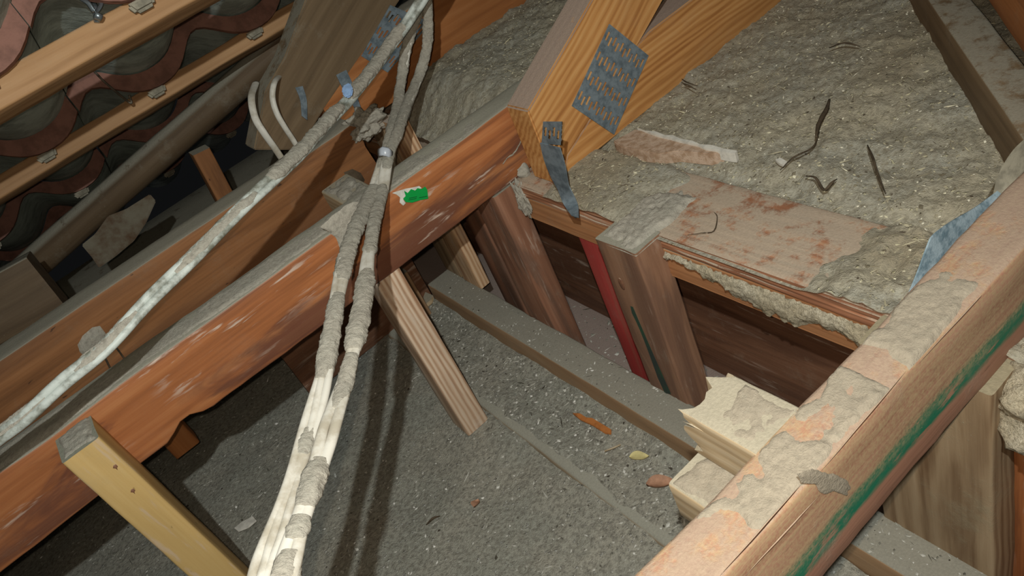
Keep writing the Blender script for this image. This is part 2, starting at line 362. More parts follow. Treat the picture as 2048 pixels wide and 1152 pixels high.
def grain_prism(name, poly, d, axis, mat, parent=None, bev=.0015):
    """prism whose local X runs along 'axis' so that the wood grain follows it"""
    poly = [Vector(p) for p in poly]; o0 = poly[0]
    X = Vector(axis).normalized(); Yv = Vector(d).normalized(); Yv = (Yv-Yv.dot(X)*X).normalized(); Zv = X.cross(Yv)
    R = Matrix(((X.x, Yv.x, Zv.x), (X.y, Yv.y, Zv.y), (X.z, Yv.z, Zv.z))); Ri = R.transposed()
    o = prism(name, [Ri@(p-o0) for p in poly], Ri@Vector(d), mat, None, bev)
    m = R.to_4x4(); m.translation = o0; o.matrix_world = m
    return put(o, parent)
def catmull(P, n=10):
    P = [Vector(p) for p in P]; Q = [P[0]*2-P[1]]+P+[P[-1]*2-P[-2]]; out = []
    for i in range(1, len(Q)-2):
        for j in range(n):
            t = j/n; a, b, c, d = Q[i-1], Q[i], Q[i+1], Q[i+2]
            out.append(.5*((2*b)+(c-a)*t+(2*a-5*b+4*c-d)*t*t+(3*b-a-3*c+d)*t**3))
    out.append(P[-1]); return out
def sweep(name, path, w, h, mat, parent=None, side=None, k=10, wob=0, seed=0, rfun=None):
    """oval section along a path; side = direction of the wide axis"""
    vs = []; fs = []; n = len(path)
    for i, p in enumerate(path):
        T = (path[min(i+1, n-1)]-path[max(i-1, 0)]).normalized()
        s = Vector(side) if side is not None else RT
        A = (s-s.dot(T)*T).normalized(); B = T.cross(A)
        for j in range(k):
            a = 2*math.pi*j/k
            r = 1+(wob*nz(p+A*math.cos(a)*.01, 60, seed) if wob else 0)
            if rfun: r *= rfun(i/(n-1), a, p+A*(math.cos(a)*w/2)+B*(math.sin(a)*h/2))
            vs.append(p+A*(math.cos(a)*w/2*r)+B*(math.sin(a)*h/2*r))
    for i in range(n-1):
        for j in range(k):
            fs.append((i*k+j, i*k+(j+1) % k, (i+1)*k+(j+1) % k, (i+1)*k+j))
    fs.append(tuple(range(k))); fs.append(tuple((n-1)*k+j for j in range(k)))
    return mesh(name, vs, fs, mat, parent)
def ribbon(name, L, R, th, mat, parent=None, nrm=None, sub=4):
    """sheet-metal strip between two edge lines, thickness th"""
    L = catmull(L, sub); R = catmull(R, sub); n = len(L); vs = []; fs = []
    for i in range(n):
        T = (L[min(i+1, n-1)]-L[max(i-1, 0)]); N = T.cross(R[i]-L[i]).normalized()*th
        vs += [L[i], R[i], R[i]+N, L[i]+N]
    for i in range(n-1):
        for j in range(4): fs.append((i*4+j, i*4+(j+1) % 4, (i+1)*4+(j+1) % 4, (i+1)*4+j))
    fs += [(0, 1, 2, 3), tuple((n-1)*4+j for j in range(4))]
    return sharp(mesh(name, vs, fs, mat, parent), 40)
def flecks(name, n, place, smin, smax, mat, parent=None, seed=1, long=.25):
    """loose chips scattered over a surface, joined in one mesh"""
    r = random.Random(seed); vs = []; fs = []
    for _ in range(n):
        p = place(r)
        if p is None: continue
        s = r.uniform(smin, smax)**1.0; l = s*(r.uniform(2, 5) if r.random() < long else r.uniform(.8, 1.6)); w = s*r.uniform(.5, 1)*(.5 if l > 2*s else 1); t = s*.4
        a = r.uniform(0, 6.28); ca, sa = math.cos(a), math.sin(a); tz = r.uniform(-.4, .4); ty = r.uniform(-.4, .4); b = len(vs)
        for (u, v, z) in ((-l, 0, 0), (0, -w, 0), (l, 0, 0), (0, w, 0), (r.uniform(-.3, .3)*l, 0, t)):
            vs.append((p[0]+u*ca-v*sa, p[1]+u*sa+v*ca, p[2]+z+u*tz+v*ty+t*.2))
        fs += [(b, b+1, b+4), (b+1, b+2, b+4), (b+2, b+3, b+4), (b+3, b, b+4), (b, b+3, b+2, b+1)]
    me = bpy.data.meshes.new(name); me.from_pydata(vs, [], fs); me.update()
    return tag(put(link(name, me, mat, None, False), parent), kind='stuff')

# ================================================================== SETTING
FZ = -.772
def floor_z(x, y):
    return FZ + .009*smooth(.12, .222, x) + .006*fb((x, y, 0), 7, 4, 2) + .003*fb((x, y, 0), 60, 4, 3)
floor = tag(field('floor', -1.3, .226, -.45, 2.0, .011, floor_z, M['floor']), kind='structure')
flecks('dust_fleck', 3800, lambda r: (lambda x, y: (x, y, floor_z(x, y)))(r.uniform(-.45, .222), r.uniform(.45, 1.35)), .0007, .0026, M['fleck'], floor, 5, .10)

# dark lining board behind the studs, and the bottom plate of the wall
wall = tag(bx('wall_back', .486, .50, -.25, 1.6, -.83, -.525, M['board'], 'y', seed=4, step=.05), kind='structure')
def bp_z(x, y): return -.812+.002*fb((x, y, 0), 50, 4, 8)
bp = bx('bottom_plate', .372, .487, -.25, 1.6, -.86, -.8135, M['bplate'], 'y', seed=5, step=.05)
tag(bp, 'flat bottom plate with pinkish dust between the old wall studs', 'wall plate')
flecks('dust_fleck', 500, lambda r: (r.uniform(.376, .48), r.uniform(.3, 1.0), -.8125), .0008, .003, M['fleck'], bp, 6, .1)

# roof of interlocking tiles
PITCH = math.atan(.456); RC, RS = math.cos(PITCH), math.sin(PITCH)
ROOF0 = Vector((0, 1.22, -.232))
roof = tag(empty('roof', (0, 1.22, -.23)), 'underside of a pitched roof of wavy interlocking tiles', None, None, 'structure')
def wave_h(x):
    t = ((x+.005)/.167) % 1.0
    s = math.sin(2*math.pi*(t-.25-.06*math.sin(2*math.pi*t)))
    return .021*(s*1.0+1) - .004
def tile_mesh(kind):
    nx, L, T = 32, .385, .016; vs = []; fs = []; mi = []
    ys = [0, .004, .010, .013, .12, .22, .32, L]
    for (layer) in (0, 1):
        for y in ys:
            for i in range(nx+1):
                x = .334*i/nx; h = wave_h(x+.05)
                lift = .020*(y/L)
                if layer == 0: vs.append((x, y, h+lift))
                else: vs.append((x, y, h+lift+(T if y > .023 else T)))
    # head rim hangs lower than the body: first rows of the lower skin
    for yi, y in enumerate(ys[:3]):
        for i in range(nx+1):
            v = vs[yi*(nx+1)+i]; vs[yi*(nx+1)+i] = (v[0], v[1], v[2]-.010)
    n1 = nx+1; off = len(ys)*n1
    for layer in (0, 1):
        for yi in range(len(ys)-1):
            for i in range(nx):
                a = layer*off+yi*n1+i; f = (a, a+1, a+n1+1, a+n1)
                fs.append(f if layer else f[::-1]); mi.append(1 if (layer == 0 and yi < 3) else 0)
    for i in range(nx):
        fs.append((i, i+1, off+i+1, off+i)); mi.append(1)
        a = (len(ys)-1)*n1+i; fs.append((a+1, a, off+a, off+a+1)); mi.append(0)
    for yi in range(len(ys)-1):
        a = yi*n1; fs.append((a+n1, a, off+a, off+a+n1)); mi.append(0)
        a = yi*n1+nx; fs.append((a, a+n1, off+a+n1, off+a)); mi.append(0)
    me = bpy.data.meshes.new('roof_tile'); me.from_pydata(vs, [], fs); me.update()
    me.materials.append(M['tile']); me.materials.append(M['tile_edge'])
    for p, m in zip(me.polygons, mi): p.material_index = m; p.use_smooth = True
    o = bpy.data.objects.new('tmp', me); sharp(o, 45); bpy.data.objects.remove(o)
    return me
TM_ = tile_mesh(0)
def nib_mesh():
    me = bpy.data.meshes.new('nib'); bm = bmesh.new()
    bmesh.ops.create_cube(bm, size=1, matrix=Matrix.Diagonal((.030, .012, .012, 1)))
    for v in bm.verts:
        if v.co.z < 0: v.co.x *= .7; v.co.y *= .7
    bmesh.ops.bevel(bm, geom=list(bm.edges), offset=.003, segments=2, affect='EDGES'); bm.to_mesh(me); bm.free()
    me.materials.append(M['nib']); return me
NB = nib_mesh()
ROWS = [-.33, -.01, .30, .60, .907, 1.22, 1.55, 1.88]
for ri, yr in enumerate(ROWS):
    z = ROOF0.z + .456*(1.22-yr)
    for ci in range(-4, 3):
        x = .05 + .334*ci + RND.uniform(-.002, .002)
        t = bpy.data.objects.new('roof_tile', TM_); COL.objects.link(t)
        t.location = (x, yr + RND.uniform(-.004, .004), z); t.rotation_euler = (-PITCH+.0, RND.uniform(-.006, .006), RND.uniform(-.006, .006))
        m = t.matrix_basis.copy(); put(t, roof)
        if ri >= 3:
            for kx in (.112, .279):
                b = bpy.data.objects.new('nib', NB); COL.objects.link(b)
                b.parent = t; b.location = (kx-.012, .010, wave_h(kx+.05)-.014)

# ================================================================== WALL TIMBERS
def furrow(x, y, z, amp):
    return y + (amp*(abs(nz((x*1.3, z*420, 3), 1, 2))*2-1)*1.0 + amp*.5*nz((x*5, z*900, 1), 1, 4) if y > .04 else 0)
def topfurrow(x, y, z): return (x, furrow(x, y, z, .0022), z)
def lowtilt(x, y, z): return (x, furrow(x, y, z, .0010), z - .010*smooth(0, 1, 1-x/.9) if z < 0 else z)
plate_top = bx('wall_plate', .400, .50, -.1, 1.75, -.497, -.478, M['plate'], 'y', seed=11, amp=.0012, step=.02, nsub=11, bev=.0015, shape=topfurrow)
tag(plate_top, 'thin dusty top plank of the wall plate with furrowed edge', 'wall plate')
plate_low = bx('wall_plate', .402, .498, -.1, 1.75, -.534, -.4975, M['plate_low'], 'y', seed=12, shape=lowtilt, step=.02, nsub=9)
tag(plate_low, 'thick orange wall plate lying under the dusty top plank', 'wall plate')
# fibrous pale insulation caught on the lower plate's face
def fibre_patch():
    vs = []; fs = []; ny, nh = 120, 16
    for i in range(ny+1):
        y = .20+.335*i/ny
        bot = -.499 - .005 - .052*smooth(.52, .36, y)*(.55+.55*fb((y, 0, 0), 22, 4, 4)) - .008*(.5+fb((y, 3, 0), 60, 3, 5))
        for j in range(nh+1):
            t = j/nh; z = -.4965+(bot+.4965)*t
            d = math.sin(math.pi*min(1, t*.9+.12))*.006
            vs.append((.4015-d-.004*abs(fb((0, y, z), 150, 4, 6))*(1-t*.3), y, z+.002*fb((9, y, z), 200, 3, 1)))
    for i in range(ny):
        for j in range(nh):
            a = i*(nh+1)+j; fs.append((a, a+1, a+nh+2, a+nh+1))
    return mesh('fibre_dust', vs, fs, M['fibre'], plate_low)
tag(fibre_patch(), kind='stuff')

studA = bx('wall_stud', .368, .406, .80, .864, -.8135, -.478, M['stud'], 'z', seed=21)
tag(studA, 'reddish brown wall stud standing under the joist with the green sticker', 'wall stud')
studC = bx('wall_stud', .366, .407, .540, .604, -.8135, -.478, M['stud_green'], 'z', seed=22, amp=.0014)
tag(studC, 'brown wall stud with a dark green streak and a dust-capped top', 'wall stud')
dust_cap(.3664, .475, .5405, .6036, -.478, .005, M['dust'], studC, 3, rag=.5, step=.0018)
prism('paint_streak', [onx(p, .3658) for p in ((1261, 612), (1266, 614), (1272, 628), (1277, 640), (1284, 656), (1296, 684), (1310, 716), (1326, 752), (1342, 788), (1330, 786), (1316, 756), (1306, 728), (1292, 690), (1280, 660), (1272, 642), (1264, 626))], (-.0003, 0, 0), M['streak'], studC, 0)
kn = bmesh.new(); bmesh.ops.create_uvsphere(kn, u_segments=14, v_segments=8, radius=1)
for v in kn.verts: v.co = Vector((v.co.x*.0014, v.co.y*.0042, v.co.z*.009))
kme = bpy.data.meshes.new('knot'); kn.to_mesh(kme); kn.free()
kp = onx((1243, 568), .366); ko = link('knot', kme, M['board']); ko.location = kp; put(ko, studC)
red = bx('wall_stud', .404, .440, .600, .702, -.8135, -.533, M['red_stud'], 'z', seed=23)
tag(red, 'red painted stud set back beside the green-streaked stud', 'wall stud')
s2 = bx('wall_stud', .400, .440, .945, 1.005, -.8135, -.533, M['stud'], 'z', seed=24, nsub=4)
tag(s2, 'dark wall stud with an orange edge set back behind the reddish stud', 'wall stud')
s3 = bx('wall_stud', .3665, .386, .990, 1.046, -.7145, -.405, M['grained'], 'z', seed=25)
tag(s3, 'strongly grained orange stud rising behind the joist with the green sticker', 'wall stud')
s4 = bx('wall_stud', .3668, .392, 1.052, 1.105, -.7145, -.415, M['grained_dust'], 'z', seed=26)
tag(s4, 'dust-coated grained stud beside the orange grained stud', 'wall stud')
s5 = bx('wall_stud', .365, .402, .190, .292, -.8135, -.478, M['grained_dust'], 'z', seed=27, amp=.0014)
tag(s5, 'pale dusty grained stud directly under the joist with the green stripe', 'wall stud')
s6 = bx('wall_stud', .404, .440, .05, .196, -.8135, -.55, M['beam_one'], 'z', seed=28)
tag(s6, 'orange scuffed stud set back beside the pale dusty stud', 'wall stud')

trim = bx('trimmer_joist', .323, .3695, -.25, 1.10, -.80, -.715, M['trimmer'], 'y', seed=31, amp=.0014, step=.02)
tag(trim, 'long brown timber with a dusty top running along the foot of the studs', 'joist')
flecks('dust_fleck', 700, lambda r: (r.uniform(.325, .367), r.uniform(.15, 1.08), -.7145), .0006, .0018, M['fleck'], trim, 7, .1)
def ledge_shape(x, y, z): return (x, y, z + .004*nz((x*6, y*20, 0), 1, 3))
ledge = bx('ledge_board', .222, .3226, -.25, 1.12, -.80, -.757, M['ledge'], 'y', seed=32, amp=.002, step=.02, bev=.007)
tag(ledge, 'low wide board buried in grey dust beside the floor', 'board')
def ledge_z(x, y): return -.7565+.0045*abs(fb((x, y, 0), 22, 4, 12)) + .006*smooth(.300, .3225, x)*smooth(-.3, .3, fb((x, y, 0), 12, 3, 4)+.2) - .009*smooth(.240, .2205, x)
tag(field('dust', .2205, .3228, -.2, 1.11, .0055, ledge_z, M['floor'], ledge), kind='stuff')
flecks('dust_fleck', 1500, lambda r: (lambda x, y: (x, y, ledge_z(x, y)))(r.uniform(.23, .32), r.uniform(.25, 1.1)), .0008, .003, M['fleck'], ledge, 8, .1)
# end board closing the pocket behind the joists
endb = bx('end_board', .06, .330, 1.135, 1.155, -.77, -.50, M['board'], 'x', seed=33)
tag(endb, 'dark short board closing the far end of the dusty pocket', 'board')
blk = bx('timber_block', .262, .300, 1.085, 1.130, -.757, -.66, M['trimmer'], 'z', seed=34)
tag(blk, 'small brown upright block at the far end of the ledge board', 'block')

# ================================================================== JOISTS
BX1 = (-1.25, .70)
def beam1_shape(x, y, z):
    wx = x+BX1[0]
    if z < 0:
        z += .012*smooth(.030, 0, abs(wx+.078)) + .003*smooth(.1, 0, abs(wx+.03))
    if z > .02 and y < 0:                                   # waney arris
        z -= .003*(.5+nz((wx*9, 0, 0), 1, 5)); y += .002*nz((wx*11, 3, 0), 1, 2)
    return (x, y, z)
beam1 = bx('ceiling_joist', BX1[0], BX1[1], .80, .845, -.476, -.385, M['beam_one'], 'x', seed=41, shape=beam1_shape, amp=.0012, step=.012, nsub=4)
tag(beam1, 'reddish ceiling joist with a green sticker and thick grey dust on top', 'joist')
dust_cap(-1.2, .50, .8015, .8440, -.3862, .0020, M['dust'], beam1, 5, step=.004, rag=.30)
# dust slumped over the face where the cables cross
def slump(px_list, y, parent, mat, name='dust', th=.0022):
    P = [ony(p, y) for p in px_list]; c = sum(P, Vector())/len(P); vs = [c+Vector((0, -th, 0))]; n = 48; ring = []
    C2 = catmull(P+[P[0]], 8)[:-1]
    for s in (.55, .85, 1.0):
        for i, p in enumerate(C2):
            q = c+(p-c)*(s*(1+.14*nz((i*.4, s*.3, c.x*50), 1, 9)))
            vs.append(q+Vector((0, -th*(1-s**3)-.0004+(.0008 if s == 1.0 else 0), 0)))
    m = len(C2); fs = [(0, 1+i, 1+(i+1) % m) for i in range(m)]
    for k in range(2):
        for i in range(m): fs.append((1+k*m+i, 1+(k+1)*m+i, 1+(k+1)*m+(i+1) % m, 1+k*m+(i+1) % m))
    return tag(mesh(name, vs, fs, mat, parent), kind='stuff')
slump([(640, 452), (700, 408), (728, 430), (716, 500), (690, 520), (672, 478)], .7992, beam1, M['dust'])
# green sticker with torn white backing
yS = .7990
def flatpoly(name, px, y, mat, parent, th=.0006):
    return prism(name, [ony(p, y) for p in px], (0, -th, 0), mat, parent, 0)
st = flatpoly('sticker', [(808, 381), (815, 386), (822, 378), (830, 381), (835, 376), (843, 378), (850, 373), (854, 379), (856, 397), (840, 400), (824, 405), (811, 404), (806, 397), (811, 392)], yS-.0004, M['green'], beam1)
st['label'] = 'torn green sticker'
for k, (x0, y0) in enumerate(((817, 399.5), (818, 396), (838, 395))):
    flatpoly('ink_line', [(x0, y0), (x0+16, y0-3.3), (x0+16.3, y0-2), (x0+.3, y0+1.3)], yS-.001, M['ink'], st, .0001)
flatpoly('torn_paper', [(784, 386), (792, 383), (802, 380), (812, 377), (824, 375), (838, 372), (843, 376), (833, 381), (822, 380), (815, 388), (808, 384), (812, 393), (806, 399), (811, 406), (806, 411), (799, 405), (800, 395), (793, 389)], yS, M['white'], beam1)

BXR = (-.75, .95)
def beamR_shape(x, y, z):
    wx = x+BXR[0]
    if z > .028 and y < 0:                                  # split and rounded near arris
        z -= .003*abs(nz((wx*7, 1, 0), 1, 3)); y += .0018*nz((wx*8, 5, 0), 1, 6)
    return (x, y, z)
beamR = bx('ceiling_joist', BXR[0], BXR[1], .1975, .2345, -.478, -.385, M['beam_right'], 'x', seed=42, shape=beamR_shape, amp=.0014, step=.012, nsub=5, bev=.003)
tag(beamR, 'pale pinkish ceiling joist with a green sprayed stripe along its side', 'joist')
# long splits just under the near arris
for k, (pa, pb) in enumerate((((1440, 1152), (1605, 965)), ((1640, 945), (1812, 742)), ((1838, 726), (2040, 508)), ((1490, 1152), (1640, 990)))):
    a, b = ony(pa, .1972), ony(pb, .1972)
    pth = catmull([a+(b-a)*t+Vector((0, 0, .0007*nz((t*5, k, 0), 1, 2))) for t in (0, .2, .4, .6, .8, 1)], 6)
    ln = len(pth)
    sweep('split', pth, .0016, .0009, M['board'], beamR, side=(0, 0, 1), k=6, rfun=lambda t, a, p: max(.08, math.sin(math.pi*min(1, max(0, t)))))
dust_cap(.135, .275, .1995, .2335, -.3853, .0012, M['dustw'], beamR, 8, rag=1.1, step=.0017)
dust_cap(.292, .380, .1995, .2335, -.3853, .0012, M['dustw'], beamR, 9, rag=1.0, step=.0017)
# buff dust hanging over the near arris
for k, pl in enumerate(([(1598, 950), (1622, 938), (1650, 946), (1672, 950), (1700, 966), (1694, 990), (1668, 984), (1646, 988), (1628, 968), (1606, 966)],)):
    slump(pl, .1971, beamR, M['dustw'], th=.0004)

def beam2_shape(x, y, z):
    return (x, y+.0015*nz((x*6, z*20, 0), 1, 2), z)
beam2 = bx('ceiling_joist', -1.25, .322, 1.043, 1.092, -.535, -.385, M['beam_two'], 'x', seed=43, shape=beam2_shape, ends=(0, .012), amp=.0014, step=.016)
tag(beam2, 'deep brown joist with a dusty top in front of the tiled eave', 'joist')
# bark pocket, knot hole and clinging debris on the deep joist
def pocket(px, y, mat, parent, name, dep=.002):
    P = [ony(p, y) for p in px]; c = sum(P, Vector())/len(P); n = len(P)
    vs = [c+Vector((0, -.0002, 0))]+[c+(p-c)*.7+Vector((0, -dep, 0)) for p in P]+[p+Vector((0, .0006, 0)) for p in P]
    fs = [(0, 1+i, 1+(i+1) % n) for i in range(n)]+[(1+i, 1+n+i, 1+n+(i+1) % n, 1+(i+1) % n) for i in range(n)]
    return mesh(name, vs, fs, mat, parent)
pocket([(688, 345), (705, 338), (722, 346), (730, 360), (724, 374), (708, 370), (695, 358)], 1.0425, M['twig'], beam2, 'knot_hole')
pocket([(155, 690), (165, 672), (185, 655), (200, 652), (212, 668), (206, 690), (188, 702), (170, 712), (160, 705)], 1.0425, M['dust'], beam2, 'dust_patch', .004)['kind'] = 'stuff'
for k, (px0, px1) in enumerate((((200, 665), (252, 722)), ((188, 690), (222, 740)))):
    sweep('crack', catmull([ony(px0, 1.042), ony(((px0[0]+px1[0])/2+3, (px0[1]+px1[1])/2-2), 1.042), ony(px1, 1.042)], 4), .003, .0015, M['twig'], beam2, k=6)

tag(bx('timber_block', -.146, -.108, 1.052, 1.088, -.655, -.533, M['chord_orange'], 'z', seed=55), 'short orange block fixed under the deep brown joist', 'block')
# yellow upright nailed to the reddish joist
ys = bx('hanger_post', -.178, -.139, .7505, .801, -.775, -.394, M['yellow'], 'z', seed=51)
tag(ys, 'pale yellow upright timber nailed to the side of the reddish joist', 'post')
dust_cap(-.1772, -.1398, .7513, .80, -.394, .003, M['dust'], ys, 12, rag=.5, step=.002)
for p in ((231, 935), (266, 983)):
    pocket([(p[0]-5, p[1]+2), (p[0]-4, p[1]-4), (p[0]+1, p[1]-6), (p[0]+5, p[1]-2), (p[0]+3, p[1]+1), (p[0]+5, p[1]+6), (p[0]-1, p[1]+2)], .7500, M['board'], ys, 'gouge', .0005)
hg = timber('hanger_post', (.197, .8225, -.762), (.197, .8225, -.4755), .045, .037, (-1, 0, 0), M['grained_pale'], seed=52, shape=lambda x, y, z: (x, y, z))
tag(hg, 'short pale grained strut under the reddish joist standing in the dust', 'post')

# stubs
def stub_shape(L, amt, seed):
    def f(x, y, z):
        if x > L*.6: x += amt*(x/L)*fb((y, z, 0), 130, 3, seed)
        return (x, y, z)
    return f
sb1 = timber('timber_stub', (.2115, .232, -.405), (.2115, .284, -.405), .042, .042, (0, 0, 1), M['stub'], seed=61, step=.004, shape=stub_shape(.047, .012, 3), nsub=7, ends=(0, .006), bev=.0015)
tag(sb1, 'broken pale stub of timber with a splintered end on the pink joist', 'timber stub')
dust_cap(.1915, .2315, .230, .272, -.3842, .0010, M['dustw'], sb1, 14, rag=.8, step=.002)
r9 = random.Random(9)
for k in range(26):
    x = r9.uniform(.191, .232); z = r9.uniform(-.400, -.386); p0 = Vector((x, .275, z)); l = r9.uniform(.006, .016)
    sweep('splinter', [p0, p0+Vector((r9.uniform(-.002, .002), l*.6, r9.uniform(-.001, .003))), p0+Vector((r9.uniform(-.004, .004), l, r9.uniform(-.002, .005)))], r9.uniform(.0015, .004), .001, M['stub'], sb1, k=5, rfun=lambda t, a, p: 1-.85*t)
sb2 = timber('timber_stub', (.183, .233, -.450), (.183, .2915, -.450), .042, .040, (0, 0, 1), M['stub'], seed=62, step=.006, bev=.003)
tag(sb2, 'dust-covered pale stub of timber just below the broken stub', 'timber stub')
dust_cap(.163, .203, .2345, .2905, -.430, .0014, M['dustw'], sb2, 15, rag=.6, step=.002)
sb3 = timber('timber_stub', (.247, .846, -.442), (.247, .992, -.442), .044, .044, (0, 0, 1), M['stub'], seed=63, step=.01)
tag(sb3, 'dusty stub of timber with a chipped pale corner between the two joists', 'timber stub')
dust_cap(.226, .268, .850, .990, -.420, .004, M['dust'], sb3, 16, rag=.6)

# ================================================================== TRUSSES
def nail_plate(corners, nrm, nu, nv, mat, parent, name='nail_plate', th=.0012):
    """pressed metal plate with rows of punched slots (real holes)"""
    A, B, Cc, D = [Vector(c) for c in corners]; N = Vector(nrm)*th
    U = [0]; wu = []
    for i in range(nu): wu += [1.0, 1.05]
    wu += [1.0]; s = sum(wu); acc = 0; us = [0]
    for w in wu: acc += w/s; us.append(acc)
    un = 7; vn = nv*un+1; vsn = [j/vn for j in range(vn+1)]
    vs = []; fs = []; idx = {}
    def vert(i, j, t):
        key = (i, j, t)
        if key not in idx:
            u, v = us[i], vsn[j]; p = (A*(1-u)+B*u)*(1-v)+(D*(1-u)+Cc*u)*v
            idx[key] = len(vs); vs.append(p+N*t)
        return idx[key]
    ni = len(us)-1
    def hole(i, j):
        if i < 0 or j < 0 or i >= ni or j >= vn: return None
        if i % 2 == 0: return False
        k = (i//2) % 2; r = (j-1-k) % un
        return j >= 1 and 1 <= r <= 3 and (j-1-k)//un < nv and j < vn-1
    for i in range(ni):
        for j in range(vn):
            if hole(i, j): continue
            fs.append((vert(i, j, 1), vert(i+1, j, 1), vert(i+1, j+1, 1), vert(i, j+1, 1)))
            for (di, dj, e) in ((-1, 0, ((i, j), (i, j+1))), (1, 0, ((i+1, j), (i+1, j+1))), (0, -1, ((i, j), (i+1, j))), (0, 1, ((i, j+1), (i+1, j+1)))):
                h = hole(i+di, j+dj)
                if h is None or h: fs.append((vert(*e[0], 0), vert(*e[1], 0), vert(*e[1], 1), vert(*e[0], 1)))
    return mesh(name, vs, fs, mat, parent, False)

yN = .735
t3 = tag(empty('roof_truss', (.43, .757, -.478)), 'honey coloured truss heel with a punched nail plate and hanging strap', 'roof truss')
sl = Vector((.134, 0, .067)).normalized()
tc_ = [(.4225, yN, -.478), (.4235, yN, -.374), (.85, yN, -.374+.5*(.85-.4235)), (.93, yN, -.374+.5*(.93-.4235)-.10), (.608, yN, -.389), (.499, yN, -.434), (.452, yN, -.4545), (.436, yN, -.478)]
grain_prism('top_chord', tc_, (0, .045, 0), sl, M['truss'], t3, .002)
grain_prism('bottom_chord', [(.437, yN+.0015, -.478), (.4525, yN+.0015, -.4555), (.4995, yN+.0015, -.4350), (.6085, yN+.0015, -.3895), (.63, yN+.0015, -.385), (1.25, yN+.0015, -.375), (1.25, yN+.0015, -.468), (.85, yN+.0015, -.472)], (0, .043, 0), (1, 0, 0), M['truss'], t3, .0015)
np3 = nail_plate([ony(p, yN) for p in ((1218, 48), (1296, 111), (1227, 269), (1143, 212))], (0, -1, 0), 11, 4, M['galv'], t3)
# strap: flat top with two pairs of slots, then a twisting tail down to the wall plate
Lp = [(1086, 243), (1085, 270), (1081, 285), (1089, 319), (1103, 354), (1117, 380), (1128, 410), (1143, 432)]
Rp = [(1124, 243), (1123, 270), (1121, 295), (1131, 330), (1138, 368), (1144, 382), (1156, 409), (1158, 436)]
def strap_pt(p, t):
    d = min(ony(p, yN-.002).length, onz(p, -.467).length, onx(p, .3955).length)
    return p and ray(*p).normalized()*d
n = len(Lp)
top = nail_plate([strap_pt(p, 0) for p in ((1086, 243), (1124, 243), (1121.5, 290), (1083, 288))], (0, -1, 0), 4, 1, M['galv'], t3, 'strap_head', .001)
ribbon('strap', [strap_pt(Lp[i], i/(n-1)) for i in range(2, n)], [strap_pt(Rp[i], i/(n-1)) for i in range(2, n)], .001, M['galv'], t3)
bm = bmesh.new(); bmesh.ops.create_cone(bm, cap_ends=True, segments=10, radius1=.003, radius2=.0024, depth=.0015, matrix=Matrix.Rotation(math.pi/2, 4, 'Y'))
nme = bpy.data.meshes.new('nail_head'); bm.to_mesh(nme); bm.free()
for p in ((1146, 424), (1150, 432)):
    o = link('nail_head', nme, M['zinc']); o.location = onx(p, .3945); put(o, t3)
# dust tuft at the heel
slump([(1035, 340), (1050, 325), (1060, 345), (1062, 362), (1048, 358), (1036, 352)], .797, t3, M['dust'], th=.006)

# second truss beyond the deep joist
y4 = 1.128
t4 = tag(empty('roof_truss', (.40, 1.12, -.42)), 'shadowed weathered truss with a nail plate behind the deep brown joist', 'roof truss')
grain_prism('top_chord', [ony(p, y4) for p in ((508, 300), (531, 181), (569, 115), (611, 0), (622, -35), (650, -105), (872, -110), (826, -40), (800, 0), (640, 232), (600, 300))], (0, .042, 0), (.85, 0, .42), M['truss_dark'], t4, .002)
bx('bottom_chord', .325, 1.25, y4+.001, y4+.043, -.425, -.315, M['chord_orange'], 'x', t4, seed=72)
nail_plate([ony(p, y4) for p in ((780, 10), (862, 45), (775, 145), (722, 112))], (0, -1, 0), 10, 3, M['galv'], t4)
ribbon('strap', [ony((672, 150), y4), ony((684, 175), y4-.004), ony((702, 205), y4-.012), ony((718, 232), y4-.03)], [ony((692, 140), y4), ony((705, 168), y4-.004), ony((716, 200), y4-.012), ony((726, 228), y4-.03)], .001, M['galv'], t4)
ribbon('strap', [ony((590, 175), y4-.001), ony((600, 200), y4-.003), ony((603, 232), y4-.006)], [ony((605, 172), y4-.001), ony((613, 200), y4-.003), ony((614, 240), y4-.006)], .001, M['galv'], t4)
clip = prism('cable_clip', [ond(p, .915) for p in ((684, 172), (699, 164), (706, 178), (703, 193), (692, 196), (683, 186))], FW*.004, M['blue'])
tag(clip, 'small pale blue plastic clip beside the dusty cable', 'clip')

# hip truss at the insulation's far edge
dh = Vector((.732, .681, 0)).normalized(); nh_ = Vector((dh.y, -dh.x, 0))
pa = onz((2005, 310), -.47); pb = onz((1811, 0), -.47)
t5 = tag(empty('roof_truss', (pa.x, pa.y, -.478)), 'diagonal truss half buried at the edge of the insulation', 'roof truss')
c0 = pa-dh*.16; c1 = pb+dh*.35
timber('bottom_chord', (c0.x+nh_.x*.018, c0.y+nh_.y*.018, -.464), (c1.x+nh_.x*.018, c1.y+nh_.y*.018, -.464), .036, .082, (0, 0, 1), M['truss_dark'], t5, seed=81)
q0, q1 = c0+nh_*.037, c1+nh_*.037
timber('web', (q0.x+nh_.x*.018, q0.y+nh_.y*.018, -.395), (q1.x+nh_.x*.018, q1.y+nh_.y*.018, -.30), .036, .09, (0, 0, 1), M['chord_orange'], t5, seed=82)

